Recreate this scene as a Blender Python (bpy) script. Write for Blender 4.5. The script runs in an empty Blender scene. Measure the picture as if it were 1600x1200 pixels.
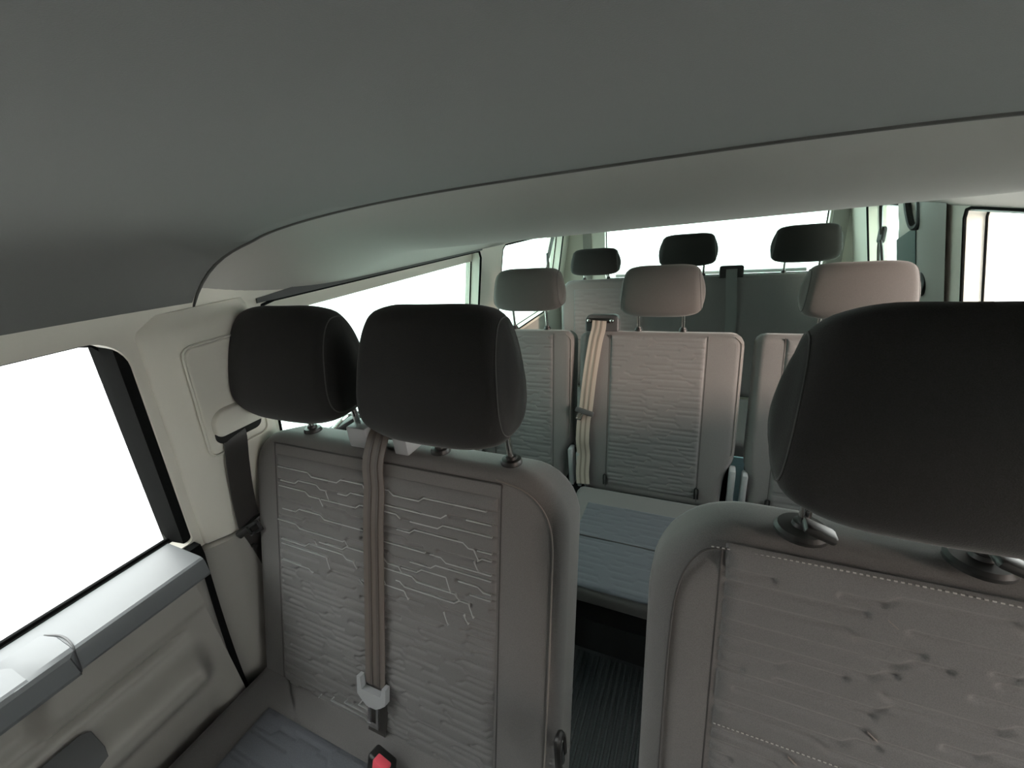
import bpy, bmesh, math, random
import numpy as np
from mathutils import Vector, Matrix

S = bpy.context.scene
COL = S.collection
# ------------------------------------------------------------------ camera
CZ = 1.42
M = np.array([[0.90871147, 0.06893673, -0.41169308],
              [0.40608123, -0.37435614, 0.83363992],
              [-0.09665142, -0.92471899, -0.36817563]])
cd = bpy.data.cameras.new('camera')
cam = bpy.data.objects.new('camera', cd)
COL.objects.link(cam)
cd.sensor_fit = 'HORIZONTAL'
cd.sensor_width = 36
cd.lens = 36 * 656.92 / 1600
# columns of the camera rotation: right, up, back (world: X van right-hand side of picture, Y towards tailgate, Z up)
# M rows are world axes expressed in (right, down, forward); note the third row already absorbs handedness
R = Matrix(((M[0][0], -M[0][1], -M[0][2]),
            (M[1][0], -M[1][1], -M[1][2]),
            (M[2][0], -M[2][1], -M[2][2])))
FWD = R @ Vector((0, 0, -1))
cam.matrix_world = Matrix.Translation((0, 0, CZ)) @ R.to_4x4()
cd.clip_start = 0.01
S.camera = cam
# ------------------------------------------------------------------ light
W = bpy.data.worlds.new('overcast_sky')
S.world = W
W.use_nodes = True
bg = W.node_tree.nodes['Background']
bg.inputs[0].default_value = (1.0, 0.995, 0.975, 1)
bg.inputs[1].default_value = 6.5
sd = bpy.data.lights.new('hazy_sun', 'SUN')
sd.energy = 5
sd.angle = math.radians(14)
sd.color = (1.0, 0.74, 0.62)
sun = bpy.data.objects.new('hazy_sun', sd)
COL.objects.link(sun)
sun.rotation_euler = Vector((-0.87, 0.435, -0.16)).to_track_quat('-Z', 'Y').to_euler()
S.view_settings.view_transform = 'Standard'
S.view_settings.look = 'None'
S.view_settings.gamma = 1
S.view_settings.exposure = 0.52
S.view_settings.use_curve_mapping = False

# ------------------------------------------------------------------ materials
def mat(name, col, rough=0.6, metal=0.0, noise=0, bump=0.0, nscale=300, sheen=0.0, spec=0.5, var=0.0, coat=0.0):
    m = bpy.data.materials.new(name)
    m.use_nodes = True
    nt = m.node_tree
    b = nt.nodes['Principled BSDF']
    b.inputs['Base Color'].default_value = (*col, 1)
    b.inputs['Roughness'].default_value = rough
    b.inputs['Metallic'].default_value = metal
    b.inputs['Specular IOR Level'].default_value = spec
    if sheen:
        b.inputs['Sheen Weight'].default_value = sheen
        b.inputs['Sheen Roughness'].default_value = 0.4
    if coat:
        b.inputs['Coat Weight'].default_value = coat
    if bump or var:
        tc = nt.nodes.new('ShaderNodeTexCoord')
        nz = nt.nodes.new('ShaderNodeTexNoise')
        nz.inputs['Scale'].default_value = nscale
        nz.inputs['Detail'].default_value = 3
        nt.links.new(tc.outputs['Object'], nz.inputs['Vector'])
        if bump:
            bp = nt.nodes.new('ShaderNodeBump')
            bp.inputs['Strength'].default_value = bump
            bp.inputs['Distance'].default_value = 0.002
            nt.links.new(nz.outputs['Fac'], bp.inputs['Height'])
            nt.links.new(bp.outputs['Normal'], b.inputs['Normal'])
        if var:
            rp = nt.nodes.new('ShaderNodeValToRGB')
            lo = [c * (1 - var) for c in col]
            hi = [min(1, c * (1 + var)) for c in col]
            rp.color_ramp.elements[0].position = 0.3
            rp.color_ramp.elements[1].position = 0.7
            rp.color_ramp.elements[0].color = (*lo, 1)
            rp.color_ramp.elements[1].color = (*hi, 1)
            nt.links.new(nz.outputs['Fac'], rp.inputs['Fac'])
            nt.links.new(rp.outputs['Color'], b.inputs['Base Color'])
    return m

def glass_mat(name, tint):
    m = bpy.data.materials.new(name)
    m.use_nodes = True
    nt = m.node_tree
    nt.nodes.clear()
    out = nt.nodes.new('ShaderNodeOutputMaterial')
    mx = nt.nodes.new('ShaderNodeMixShader')
    tr = nt.nodes.new('ShaderNodeBsdfTransparent')
    gl = nt.nodes.new('ShaderNodeBsdfGlossy')
    tr.inputs[0].default_value = (*tint, 1)
    gl.inputs['Roughness'].default_value = 0.02
    mx.inputs[0].default_value = 0.06
    nt.links.new(tr.outputs[0], mx.inputs[1])
    nt.links.new(gl.outputs[0], mx.inputs[2])
    nt.links.new(mx.outputs[0], out.inputs[0])
    return m

MAT = dict(
    fabric=mat('dark_grey_seat_fabric', (0.160, 0.155, 0.152), 0.9, bump=0.25, nscale=900, sheen=0.25, spec=0.2, var=0.12),
    insert=mat('embossed_seat_fabric', (0.156, 0.154, 0.153), 0.8, bump=0.25, nscale=900, sheen=0.25, spec=0.25, var=0.12),
    cush=mat('charcoal_cushion_fabric', (0.108, 0.115, 0.130), 0.85, bump=0.3, nscale=700, sheen=0.2, spec=0.2, var=0.12),
    head=mat('shaded_headrest_fabric', (0.026, 0.025, 0.0245), 0.9, bump=0.25, nscale=900, sheen=0.15, spec=0.15, var=0.12),  # seat fabric with the headrests' shade put into a darker colour
    print=mat('silver_printed_line', (0.42, 0.43, 0.43), 0.45, metal=0.3),
    thread=mat('pale_grey_thread', (0.45, 0.44, 0.42), 0.7),
    pipe=mat('taupe_piping', (0.20, 0.18, 0.165), 0.8),
    seam=mat('dark_seam', (0.055, 0.053, 0.052), 0.8),
    black=mat('black_plastic', (0.012, 0.012, 0.012), 0.45),
    rubber=mat('black_rubber_seal', (0.007, 0.0075, 0.0075), 0.95, spec=0.08),
    darkgrey=mat('dark_grey_plastic', (0.07, 0.072, 0.075), 0.5, bump=0.1, nscale=800),
    chrome=mat('chrome', (0.75, 0.75, 0.74), 0.12, metal=1.0),
    steel=mat('brushed_steel', (0.55, 0.55, 0.56), 0.3, metal=1.0),
    belt=mat('black_woven_belt', (0.030, 0.027, 0.025), 0.38, spec=0.6, sheen=0.3),
    beltb=mat('bronze_lit_woven_belt', (0.12, 0.098, 0.085), 0.42, spec=0.6, sheen=0.3),  # black belt with its bronze reflection put into the base colour
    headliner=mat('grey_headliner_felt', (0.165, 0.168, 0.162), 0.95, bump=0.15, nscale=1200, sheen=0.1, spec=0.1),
    trim=mat('pale_grey_pillar_trim', (0.70, 0.67, 0.60), 0.6, bump=0.08, nscale=1500),
    lower=mat('mid_grey_lower_trim', (0.33, 0.315, 0.29), 0.55, bump=0.1, nscale=1500),
    sill=mat('grey_sill_trim', (0.150, 0.160, 0.168), 0.5, bump=0.06, nscale=1500),
    dark=mat('charcoal_carpet', (0.025, 0.026, 0.028), 0.95, bump=0.5, nscale=600),
    mat_=mat('black_rubber_mat', (0.055, 0.058, 0.064), 0.5, bump=0.15, nscale=400, var=0.3),
    red=mat('red_release_button', (0.85, 0.10, 0.14), 0.35),
    grey=mat('light_grey_plastic', (0.36, 0.37, 0.38), 0.45),
    body=mat('white_bodywork', (0.7, 0.7, 0.7), 0.4),
    dash=mat('black_dashboard', (0.02, 0.02, 0.022), 0.7, bump=0.1, nscale=800),
    ground=mat('pale_concrete', (0.75, 0.75, 0.74), 0.9, bump=0.3, nscale=40, var=0.08),
    clear=glass_mat('clear_glass', (0.97, 0.99, 0.985)),
    tint=glass_mat('green_tinted_glass', (0.64, 0.76, 0.725)),
)

# ------------------------------------------------------------------ helpers
ORG = {}
def thing(name, label, cat, loc=(0, 0, 0), group=None, kind=None):
    o = bpy.data.objects.new(name, None)
    o.empty_display_size = 0.05
    o.location = loc
    COL.objects.link(o)
    ORG[o.name] = Vector(loc)
    tag(o, label, cat, group, kind)
    return o

def tag(o, label=None, cat=None, group=None, kind=None):
    if label: o['label'] = label
    if cat: o['category'] = cat
    if group: o['group'] = group
    if kind: o['kind'] = kind
    return o

def mk(name, verts, faces, m, parent=None, sharp=35, loc=None, kind=None, recalc=True):
    """world-space verts -> one linked mesh object (child of parent when given)"""
    off = Vector((0, 0, 0))
    if parent is not None:
        off = ORG[parent.name]
    elif loc is not None:
        off = Vector(loc)
    me = bpy.data.meshes.new(name)
    me.from_pydata([tuple(Vector(v) - off) for v in verts], [], faces)
    if recalc:
        bm = bmesh.new(); bm.from_mesh(me)
        bmesh.ops.recalc_face_normals(bm, faces=bm.faces)
        bm.to_mesh(me); bm.free()
    me.materials.append(m)
    me.shade_smooth()
    me.set_sharp_from_angle(angle=math.radians(sharp))
    o = bpy.data.objects.new(name, me)
    COL.objects.link(o)
    if parent is not None:
        o.parent = parent
        ORG[o.name] = off
    else:
        o.location = off
        ORG[o.name] = off
    if kind: o['kind'] = kind
    return o

class MB:
    def __init__(s): s.v = []; s.f = []
    def add(s, v, f):
        n = len(s.v); s.v += [tuple(p) for p in v]; s.f += [[i + n for i in q] for q in f]; return s
    def build(s, name, m, parent=None, **k): return mk(name, s.v, s.f, m, parent, **k)

def box_vf(c, half, ax=None, bev=0.0, seg=2):
    bm = bmesh.new()
    bmesh.ops.create_cube(bm, size=1)
    for v in bm.verts: v.co = Vector((v.co.x * 2 * half[0], v.co.y * 2 * half[1], v.co.z * 2 * half[2]))
    if bev: bmesh.ops.bevel(bm, geom=bm.edges[:] , offset=bev, segments=seg, profile=0.5, affect='EDGES')
    bm.verts.index_update()
    A = Matrix.Identity(3) if ax is None else Matrix(ax).transposed()
    v = [A @ p.co + Vector(c) for p in bm.verts]
    f = [[q.index for q in fc.verts] for fc in bm.faces]
    bm.free()
    return v, f

def tube_vf(path, r, n=8, closed=False, caps=True):
    P = [Vector(p) for p in path]
    N = len(P); v = []; f = []
    up = Vector((0.13, 0.27, 0.95)).normalized()
    prev = None
    for i in range(N):
        if closed: t = P[(i + 1) % N] - P[i - 1]
        else: t = P[min(i + 1, N - 1)] - P[max(i - 1, 0)]
        t.normalize()
        if prev is None:
            a = t.orthogonal().normalized() if abs(t.dot(up)) > 0.95 else (up - t * up.dot(t)).normalized()
        else:
            a = (prev - t * prev.dot(t)).normalized()
        prev = a
        b = t.cross(a)
        rr = r[i] if isinstance(r, (list, tuple)) else r
        for k in range(n):
            an = 2 * math.pi * k / n
            v.append(P[i] + (a * math.cos(an) + b * math.sin(an)) * rr)
    for i in range(N if closed else N - 1):
        j = (i + 1) % N
        for k in range(n):
            l = (k + 1) % n
            f.append([i * n + k, i * n + l, j * n + l, j * n + k])
    if caps and not closed:
        f.append(list(range(n))[::-1]); f.append([(N - 1) * n + k for k in range(n)])
    return v, f

def smooth_path(pts, n=8, closed=False):
    P = [Vector(p) for p in pts]; out = []
    N = len(P)
    for i in range(N if closed else N - 1):
        p0 = P[i - 1] if (closed or i > 0) else P[0] * 2 - P[1]
        p1 = P[i]; p2 = P[(i + 1) % N]
        p3 = P[(i + 2) % N] if (closed or i + 2 < N) else p2 * 2 - p1
        for k in range(n):
            t = k / n
            out.append(0.5 * ((2 * p1) + (p2 - p0) * t + (2 * p0 - 5 * p1 + 4 * p2 - p3) * t * t + (3 * p1 - p0 - 3 * p2 + p3) * t ** 3))
    if not closed: out.append(P[-1])
    return out

def lathe_vf(c, axis, prof, n=20):
    ax = Vector(axis).normalized(); a = ax.orthogonal().normalized(); b = ax.cross(a)
    v = []; f = []
    for (r, h) in prof:
        for k in range(n):
            t = 2 * math.pi * k / n
            v.append(Vector(c) + ax * h + (a * math.cos(t) + b * math.sin(t)) * r)
    for i in range(len(prof) - 1):
        for k in range(n):
            l = (k + 1) % n
            f.append([i * n + k, i * n + l, (i + 1) * n + l, (i + 1) * n + k])
    f.append(list(range(n))[::-1]); f.append([(len(prof) - 1) * n + k for k in range(n)])
    return v, f

def rrect(x0, x1, y0, y1, r, n=6):
    """rounded rectangle, r = (bl, br, tr, tl) or number"""
    if not isinstance(r, (tuple, list)): r = (r,) * 4
    pts = []
    cs = [((x0 + r[0], y0 + r[0]), math.pi, r[0]), ((x1 - r[1], y0 + r[1]), 1.5 * math.pi, r[1]),
          ((x1 - r[2], y1 - r[2]), 0, r[2]), ((x0 + r[3], y1 - r[3]), 0.5 * math.pi, r[3])]
    for (c, a0, rr) in cs:
        for k in range(n + 1):
            a = a0 + 0.5 * math.pi * k / n
            pts.append((c[0] + rr * math.cos(a), c[1] + rr * math.sin(a)))
    return pts

def resample(pts, n):
    P = np.array(pts + [pts[0]]); d = np.r_[0, np.cumsum(np.hypot(*np.diff(P, axis=0).T))]
    s = np.linspace(0, d[-1], n, endpoint=False)
    return list(zip(np.interp(s, d, P[:, 0]), np.interp(s, d, P[:, 1])))

def inset(pts, d):
    P = np.array(pts); T = np.roll(P, -1, 0) - np.roll(P, 1, 0)
    L = np.hypot(T[:, 0], T[:, 1])[:, None]; L[L == 0] = 1
    Nn = np.c_[-T[:, 1], T[:, 0]] / L
    return P + Nn * d

def puff_vf(outline, frame, depth, rf=0.03, rb=0.02, crown=0.0, n=96, front_rings=5):
    """rounded pad: outline (ccw u,v), frame=(origin,U,V,N); front at w=0 (+crown), back at w=-depth"""
    O, U, V, N = [Vector(a) for a in frame]
    P = resample(outline, n)
    loops = []
    def put(pl, w): loops.append([O + U * float(p[0]) + V * float(p[1]) + N * float(ww) for p, ww in zip(pl, w if hasattr(w, '__len__') else [w] * len(pl))])
    c = np.mean(P, axis=0)
    for s in (0.05, 0.6): put(c + (inset(P, rb) - c) * s, -depth)
    for k in range(4):
        a = math.pi / 2 * k / 4
        put(inset(P, rb * (1 - math.sin(a))), -depth + rb * (1 - math.cos(a)))
    put(P, -depth + rb)
    K = 6
    for k in range(K + 1):
        a = math.pi / 2 * k / K
        put(inset(P, rf * (1 - math.cos(a))), -rf + rf * math.sin(a))
    F = inset(P, rf)
    for k in range(1, front_rings + 1):
        s = 1 - k / (front_rings + 0.5)
        put(c + (F - c) * s, crown * (1 - s * s))
    v = []; f = []
    for l in loops: v += l
    for i in range(len(loops) - 1):
        for k in range(n):
            l = (k + 1) % n
            f.append([i * n + k, i * n + l, (i + 1) * n + l, (i + 1) * n + k])
    f.append(list(range(n))[::-1]); f.append([(len(loops) - 1) * n + k for k in range(n)])
    return v, f

def ribbon_vf(path, width_dirs, w, th=0.0016, ribs=3):
    P = [Vector(p) for p in path]; N = len(P)
    ns = 4 * ribs + 1
    v = []; f = []
    for i in range(N):
        t = (P[min(i + 1, N - 1)] - P[max(i - 1, 0)]).normalized()
        wd = Vector(width_dirs[i] if isinstance(width_dirs, list) else width_dirs)
        wd = (wd - t * wd.dot(t)).normalized()
        nn = wd.cross(t)
        for k in range(ns):
            s = k / (ns - 1) - 0.5
            h = th * 0.5 + 0.0006 * (0.5 - 0.5 * math.cos(2 * math.pi * ribs * (s + 0.5)))
            v.append(P[i] + wd * (s * w) + nn * h)
        for k in range(ns):
            s = 0.5 - k / (ns - 1)
            v.append(P[i] + wd * (s * w) - nn * th * 0.5)
    m2 = 2 * ns
    for i in range(N - 1):
        for k in range(m2):
            l = (k + 1) % m2
            f.append([i * m2 + k, i * m2 + l, (i + 1) * m2 + l, (i + 1) * m2 + k])
    f.append(list(range(m2))[::-1]); f.append([(N - 1) * m2 + k for k in range(m2)])
    return v, f

def grid_vf(fn, nu, nv, u0=0, u1=1, v0=0, v1=1):
    v = []; f = []
    for j in range(nv + 1):
        for i in range(nu + 1):
            v.append(fn(u0 + (u1 - u0) * i / nu, v0 + (v1 - v0) * j / nv))
    for j in range(nv):
        for i in range(nu):
            a = j * (nu + 1) + i
            f.append([a, a + 1, a + nu + 2, a + nu + 1])
    return v, f

# ------------------------------------------------------------------ the van's shell
XL = lambda z: -0.985 + 0.19 * (z - 0.80) if z > 0.80 else -0.985
XR = lambda z: 0.745 - 0.19 * (z - 0.80) if z > 0.80 else 0.745
TH = 0.075

def holed_panel(name, outer, holes, to3, outv, m, parent=None, kind=None):
    bm = bmesh.new()
    edges = []
    for lp in [outer] + holes:
        vs = [bm.verts.new((p[0], p[1], 0)) for p in lp]
        for i in range(len(vs)): edges.append(bm.edges.new((vs[i], vs[(i + 1) % len(vs)])))
    bmesh.ops.triangle_fill(bm, use_beauty=True, use_dissolve=False, edges=edges)
    r = bmesh.ops.extrude_face_region(bm, geom=bm.faces[:])
    top = {e for e in r['geom'] if isinstance(e, bmesh.types.BMVert)}
    bm.verts.index_update()
    v = []
    for p in bm.verts:
        q = Vector(to3(p.co.x, p.co.y))
        v.append(q + Vector(outv) * TH if p in top else q)
    f = [[q.index for q in fc.verts] for fc in bm.faces]
    # make sure the inner faces remain
    bm.free()
    return mk(name, v, f, m, parent, sharp=30, kind=kind)

WL1 = rrect(-0.70, 0.352, 0.838, 1.297, (0.02, 0.012, 0.055, 0.05), 8)
WL2 = rrect(0.60, 1.645, 0.84, 1.300, 0.03, 8)
WL3 = rrect(1.86, 2.80, 0.82, 1.300, 0.03, 8)
WR1 = rrect(-0.12, 0.352, 0.838, 1.297, (0.02, 0.012, 0.055, 0.05), 8)  # unseen opening, narrowed to cut light on the front seats
WR2 = rrect(0.86, 1.72, 0.88, 1.32, 0.03, 8)  # hidden front edge set back to keep sun off the left second-row seat
WR3 = rrect(2.21, 2.66, 0.88, 1.32, 0.025, 8)
up_out = [(-1.2, 0.80), (2.98, 0.80), (2.98, 1.36), (-1.2, 1.36)]
wl = holed_panel('wall_left', up_out, [WL1, WL2, WL3], lambda y, z: (XL(z), y, z), (-1, 0, 0), MAT['trim'], kind='structure')
wr = holed_panel('wall_right', up_out, [WR1, WR2, WR3], lambda y, z: (XR(z), y, z), (1, 0, 0), MAT['trim'], kind='structure')
lowl = MB().add(*box_vf((-1.04, 0.89, 0.33), (0.055, 2.09, 0.47)))
lowl.build('trim_1', MAT['lower'], kind='structure')
MB().add(*box_vf((0.80, 0.89, 0.33), (0.055, 2.09, 0.47))).build('trim_2', MAT['lower'], kind='structure')
# rear wall with tailgate window
REAR = rrect(-0.655, 0.565, 0.955, 1.33, 0.03, 8)
holed_panel('wall_rear', [(-1.06, 0.0), (0.82, 0.0), (0.82, 1.36), (-1.06, 1.36)], [REAR], lambda x, z: (x, 2.93, z), (0, 1, 0), MAT['trim'], kind='structure')
# front bulkhead below the windscreen and header beside it
MB().add(*box_vf((-0.12, -1.20, 0.42), (0.95, 0.05, 0.56))).build('wall_front', MAT['dash'], kind='structure')
# floor
MB().add(*box_vf((-0.12, 0.85, -0.045), (0.97, 2.15, 0.04))).build('floor', MAT['dark'], kind='structure')

# ---- ceiling: raised front headliner, roof bow, rear headliner
XC, HW = -0.12, 0.775
def dome_c(y):
    return 1.50 - 0.13 * (y - 0.05) ** 2 * (1 if y > 0.05 else 0.9) - (0.0 if y < 0.3 else 0.0)
def dome_z(x, y):
    xi = min(1.0, abs((x - XC) / HW))
    zc = dome_c(y)
    return 1.295 + (zc - 1.295) * (1 - 0.33 * xi ** 3 - 0.67 * xi ** 22)
def y_end(x):
    xi = min(1.0, abs((x - XC) / HW))
    if xi < 0.86: return 0.56
    t = (xi - 0.86) / 0.13
    return 0.56 - 0.09 * t ** 1.5
XS = [XC + HW * s for s in np.sign(np.linspace(-1, 1, 81)) * (1 - (1 - np.abs(np.linspace(-1, 1, 81))) ** 1.5)]
v = []; f = []
rows = list(np.linspace(0, 1, 40))
for t in rows:
    for x in XS:
        ye = y_end(x); y = -0.62 + (ye + 0.62) * t
        v.append((x, y, dome_z(x, y)))
for x in XS:                                  # rolled rear edge
    ye = y_end(x); v.append((x, ye + 0.003, dome_z(x, ye) + 0.004))
for x in XS:
    ye = y_end(x); v.append((x, ye + 0.003, dome_z(x, ye) + 0.03))
nr = len(rows) + 2; nx = len(XS)
for j in range(nr - 1):
    for i in range(nx - 1):
        a = j * nx + i; f.append([a, a + 1, a + nx + 1, a + nx])
mk('ceiling', v, f, MAT['headliner'], kind='structure', sharp=60)

def z_mid(x):
    xi = min(1.0, abs((x - XC) / HW))
    t = max(0.0, (xi - 0.68) / 0.32)
    return 1.3765 + 0.016 * max(-0.6, min(0.5, x)) - 0.065 * t ** 1.8
v = []; f = []
K = 18
ROWS = []
for k in range(K + 1):
    t = k / K
    r = []
    for x in XS:
        ye = y_end(x); zs = dome_z(x, ye) + 0.013; zm = min(z_mid(x), zs)
        yl = 0.90
        y = ye + 0.0045 + (yl - ye - 0.0045) * t
        e = math.sin(t * math.pi / 2) ** 1.15 if t > 0 else 0
        r.append((x, y, zs + (zm - zs) * e))
    ROWS.append(r)
for y in np.linspace(0.95, 2.98, 20):
    ROWS.append([(x, y, z_mid(x)) for x in XS])
ROWS.insert(0, [(p[0], p[1], p[2] + 0.03) for p in ROWS[0]])
for r in ROWS: v += r
for j in range(len(ROWS) - 1):
    for i in range(nx - 1):
        a = j * nx + i; f.append([a, a + 1, a + nx + 1, a + nx])
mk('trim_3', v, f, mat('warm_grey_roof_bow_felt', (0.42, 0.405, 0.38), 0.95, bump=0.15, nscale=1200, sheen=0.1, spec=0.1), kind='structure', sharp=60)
MB().add(*tube_vf([(x, y_end(x) + 0.004, dome_z(x, y_end(x)) - 0.0005) for x in XS], 0.0026, 6)).build('trim_shadow_line', mat('headliner_edge_shadow', (0.10, 0.10, 0.095), 0.9), kind='structure')  # shadow gap along the headliner edge, put in as a dark tube
# sheet metal roof above everything (keeps daylight out)
MB().add(*box_vf((-0.12, 1.20, 1.60), (1.0, 1.85, 0.015))).build('trim_4', MAT['body'], kind='structure')
rs = MB()
rs.add(*box_vf((-0.955, 1.2, 1.46), (0.06, 1.85, 0.15))); rs.add(*box_vf((0.715, 1.2, 1.46), (0.06, 1.85, 0.15)))
rs.add(*box_vf((-0.12, 2.99, 1.47), (0.97, 0.03, 0.14))); rs.add(*box_vf((-0.12, -0.645, 1.49), (0.97, 0.02, 0.12)))
rs.build('trim_5', MAT['body'], kind='structure')

# ---- glass panes
def pane(name, outline, to3, m, grow=0.0):
    P = [to3(p[0], p[1]) for p in outline]
    c = Vector(np.mean(np.array([list(q) for q in P]), axis=0))
    n = len(P)
    return P, [list(range(n))]
def window(idx, outline, fx, side, m):
    off = 0.055 * side
    g = inset(outline, -0.006)
    P = [(fx(z) + off, y, z) for y, z in g]
    P2 = [(fx(z) + off + 0.004 * side, y, z) for y, z in g]
    n = len(P)
    f = [list(range(n)), [n + i for i in range(n)][::-1]] + [[i, (i + 1) % n, n + (i + 1) % n, n + i] for i in range(n)]
    o = mk('window_%d' % idx, P + P2, f, m, kind='structure')
    # rubber seals: one round the inner rim of the trim, one round the glass
    if idx != 1:
        mb = MB(); mb.add(*tube_vf([(fx(z) + 0.002 * side, y, z) for y, z in resample(outline, 90)], 0.0045, 8, closed=True))
        mb.build('rim_seal', MAT['rubber'], o)
    mb = MB(); mb.add(*tube_vf([(fx(z) + (off - 0.006 * side), y, z) for y, z in resample([tuple(q) for q in inset(outline, 0.001)], 90)], 0.003, 8, closed=True))
    mb.build('glass_seal', MAT['rubber'], o)
    return o
window(1, WL1, XL, -1, MAT['clear'])
window(2, WL2, XL, -1, MAT['tint'])
window(3, WL3, XL, -1, MAT['tint'])
window(4, WR1, XR, 1, MAT['clear'])
window(5, WR2, XR, 1, MAT['clear'])
window(6, WR3, XR, 1, MAT['tint'])
g = [tuple(q) for q in inset(REAR, -0.006)]
P = [(x, 2.985, z) for x, z in g] + [(x, 2.989, z) for x, z in g]
n = len(g)
w7 = mk('window_7', P, [list(range(n)), [n + i for i in range(n)][::-1]] + [[i, (i + 1) % n, n + (i + 1) % n, n + i] for i in range(n)], MAT['tint'], kind='structure')
MB().add(*tube_vf([(x, 2.978, z) for x, z in resample(REAR, 90)], 0.006, 8, closed=True)).build('glass_seal', MAT['rubber'], w7)
MB().add(*box_vf((-0.045, 2.99, 0.972), (0.55, 0.012, 0.010), bev=0.004)).build('heated_glass_frame', MAT['grey'], w7)
wf = bpy.data.objects['window_2']
MB().add(*box_vf((XL(1.285) - 0.047, 1.12, 1.278), (0.003, 0.52, 0.020), ax=((0.982, 0, -0.187), (0, 1, 0), (0.187, 0, 0.982)), bev=0.002)).build('head_strip', MAT['trim'], wf)
rl = MB(); v = []
for y, d in ((0.60, 0.010), (0.70, 0.019), (1.60, 0.011), (1.645, 0.008)):
    x = XL(1.30); v += [(x + 0.004, y, 1.300), (x + 0.006, y, 1.300 + d), (x - 0.02, y, 1.300 + d), (x - 0.02, y, 1.298)]
f = [[4 * j + i, 4 * j + (i + 1) % 4, 4 * j + 4 + (i + 1) % 4, 4 * j + 4 + i] for j in range(3) for i in range(4)] + [[3, 2, 1, 0], [12, 13, 14, 15]]
mk('blind_rail', v, f, MAT['darkgrey'], wf)
# pillar strips beside the tailgate
for x0, x1, m_ in ((-0.80, -0.745, 'lower'), (0.575, 0.650, 'lower')):
    MB().add(*box_vf(((x0 + x1) / 2, 2.926, 1.12), ((x1 - x0) / 2, 0.006, 0.20), bev=0.003)).build('trim_12' if x0 < 0 else 'trim_13', MAT[m_], kind='structure')
# windscreen
ws = [(-0.93, -0.64, 1.37), (0.69, -0.64, 1.37), (0.74, -1.18, 0.93), (-0.98, -1.18, 0.93)]
dv = Vector((0, -0.003, 0.004))
mk('window_8', ws + [tuple(Vector(p) + dv) for p in ws], [[0, 1, 2, 3], [7, 6, 5, 4], [0, 4, 5, 1], [1, 5, 6, 2], [2, 6, 7, 3], [3, 7, 4, 0]], MAT['clear'], kind='structure')
# dashboard (behind the camera)
MB().add(*box_vf((-0.12, -0.93, 0.68), (0.86, 0.22, 0.20), bev=0.06, seg=4)).build('wall_dashboard', MAT['dash'], kind='structure')
# ground outside
mk('ground', [(-30, -30, -0.45), (30, -30, -0.45), (30, 30, -0.45), (-30, 30, -0.45)], [[0, 1, 2, 3]], MAT['ground'], kind='structure')

# added unseen dark wall ahead of the van, blocks light through the windscreen
MB().add(*box_vf((0.0, -2.2, 1.3), (6.0, 0.1, 1.75))).build('wall_light_blocker', mat('dark_blocker_wall', (0.05, 0.045, 0.042), 0.9, bump=0.4, nscale=20, var=0.3), kind='structure')

# ---- pillar trims
def sweep_plan(prof, zs, fx, side, name, m, parent=None, kind=None, sharp=50):
    """plan profile [(d inwards from the wall, y)] swept up the wall; zs=[(z, yscale-shift)]"""
    v = []; f = []; n = len(prof)
    for (z, dy, dd) in zs:
        for (d, y) in prof: v.append((fx(z) - side * (d + (dd if d > 0.001 else 0)), y + dy, z))
    for j in range(len(zs) - 1):
        for i in range(n - 1):
            a = j * n + i; f.append([a, a + 1, a + n + 1, a + n])
    f.append(list(range(n))[::-1]); f.append([(len(zs) - 1) * n + i for i in range(n)])
    return mk(name, v, f, m, parent, sharp=sharp, kind=kind)
bprof = [(-0.01, 0.368), (0.004, 0.368), (0.010, 0.372), (0.026, 0.400), (0.032, 0.412), (0.036, 0.428), (0.036, 0.55), (0.030, 0.568), (0.015, 0.578), (-0.01, 0.580)]
for side, fx, nm in ((-1, XL, 'trim_6'), (1, XR, 'trim_7')):
    sweep_plan(bprof, [(z, 0, 0) for z in np.linspace(0.815, 1.28, 8)] + [(1.30, 0, -0.012), (1.32, 0, -0.03)], fx, side, nm, MAT['trim'], kind='structure')
lprof = [(-0.01, 0.345), (0.010, 0.345), (0.020, 0.350), (0.034, 0.375), (0.042, 0.392), (0.045, 0.41), (0.045, 0.56), (0.040, 0.575), (-0.01, 0.60)]
for side, fx, nm in ((-1, XL, 'trim_8'), (1, XR, 'trim_9')):
    sweep_plan(lprof, [(z, -0.035 * math.sin(min(1, (0.81 - z) / 0.5) * 1.6), 0.04 * max(0, (0.55 - z)) ) for z in np.linspace(0.812, 0.0, 14)], fx, side, nm, MAT['lower'], kind='structure')

# belt height adjuster plate on the left B pillar
adj = thing('belt_height_adjuster', 'pale grey belt height adjuster on pillar beside the left front seat', 'belt adjuster', (XL(1.14) + 0.04, 0.47, 1.03))
def wallframe(y, z, d):
    return (Vector((XL(z) + d, y, z)), Vector((0, 1, 0)), Vector((0.187, 0, 0.982)), Vector((0.982, 0, -0.187)))
MB().add(*puff_vf(rrect(-0.062, 0.062, -0.135, 0.10, (0.012, 0.012, 0.02, 0.02)), wallframe(0.477, 1.155, 0.0405), 0.010, 0.004, 0.002)).build('cover_plate', MAT['trim'], adj)
MB().add(*tube_vf([wallframe(0.477, 1.155, 0.0405)[0] + wallframe(0, 1, 0)[1] * u + wallframe(0, 1, 0)[2] * w for u, w in resample(rrect(-0.0655, 0.0655, -0.1385, 0.1035, 0.018), 80)], 0.0026, 6, closed=True)).build('plate_rim', MAT['trim'], adj)
MB().add(*puff_vf(rrect(-0.053, 0.053, -0.026, 0.030, (0.012, 0.012, 0.03, 0.03)), wallframe(0.480, 1.085, 0.058), 0.022, 0.008, 0.002, 0.003)).build('slider_hood', MAT['trim'], adj)
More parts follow.
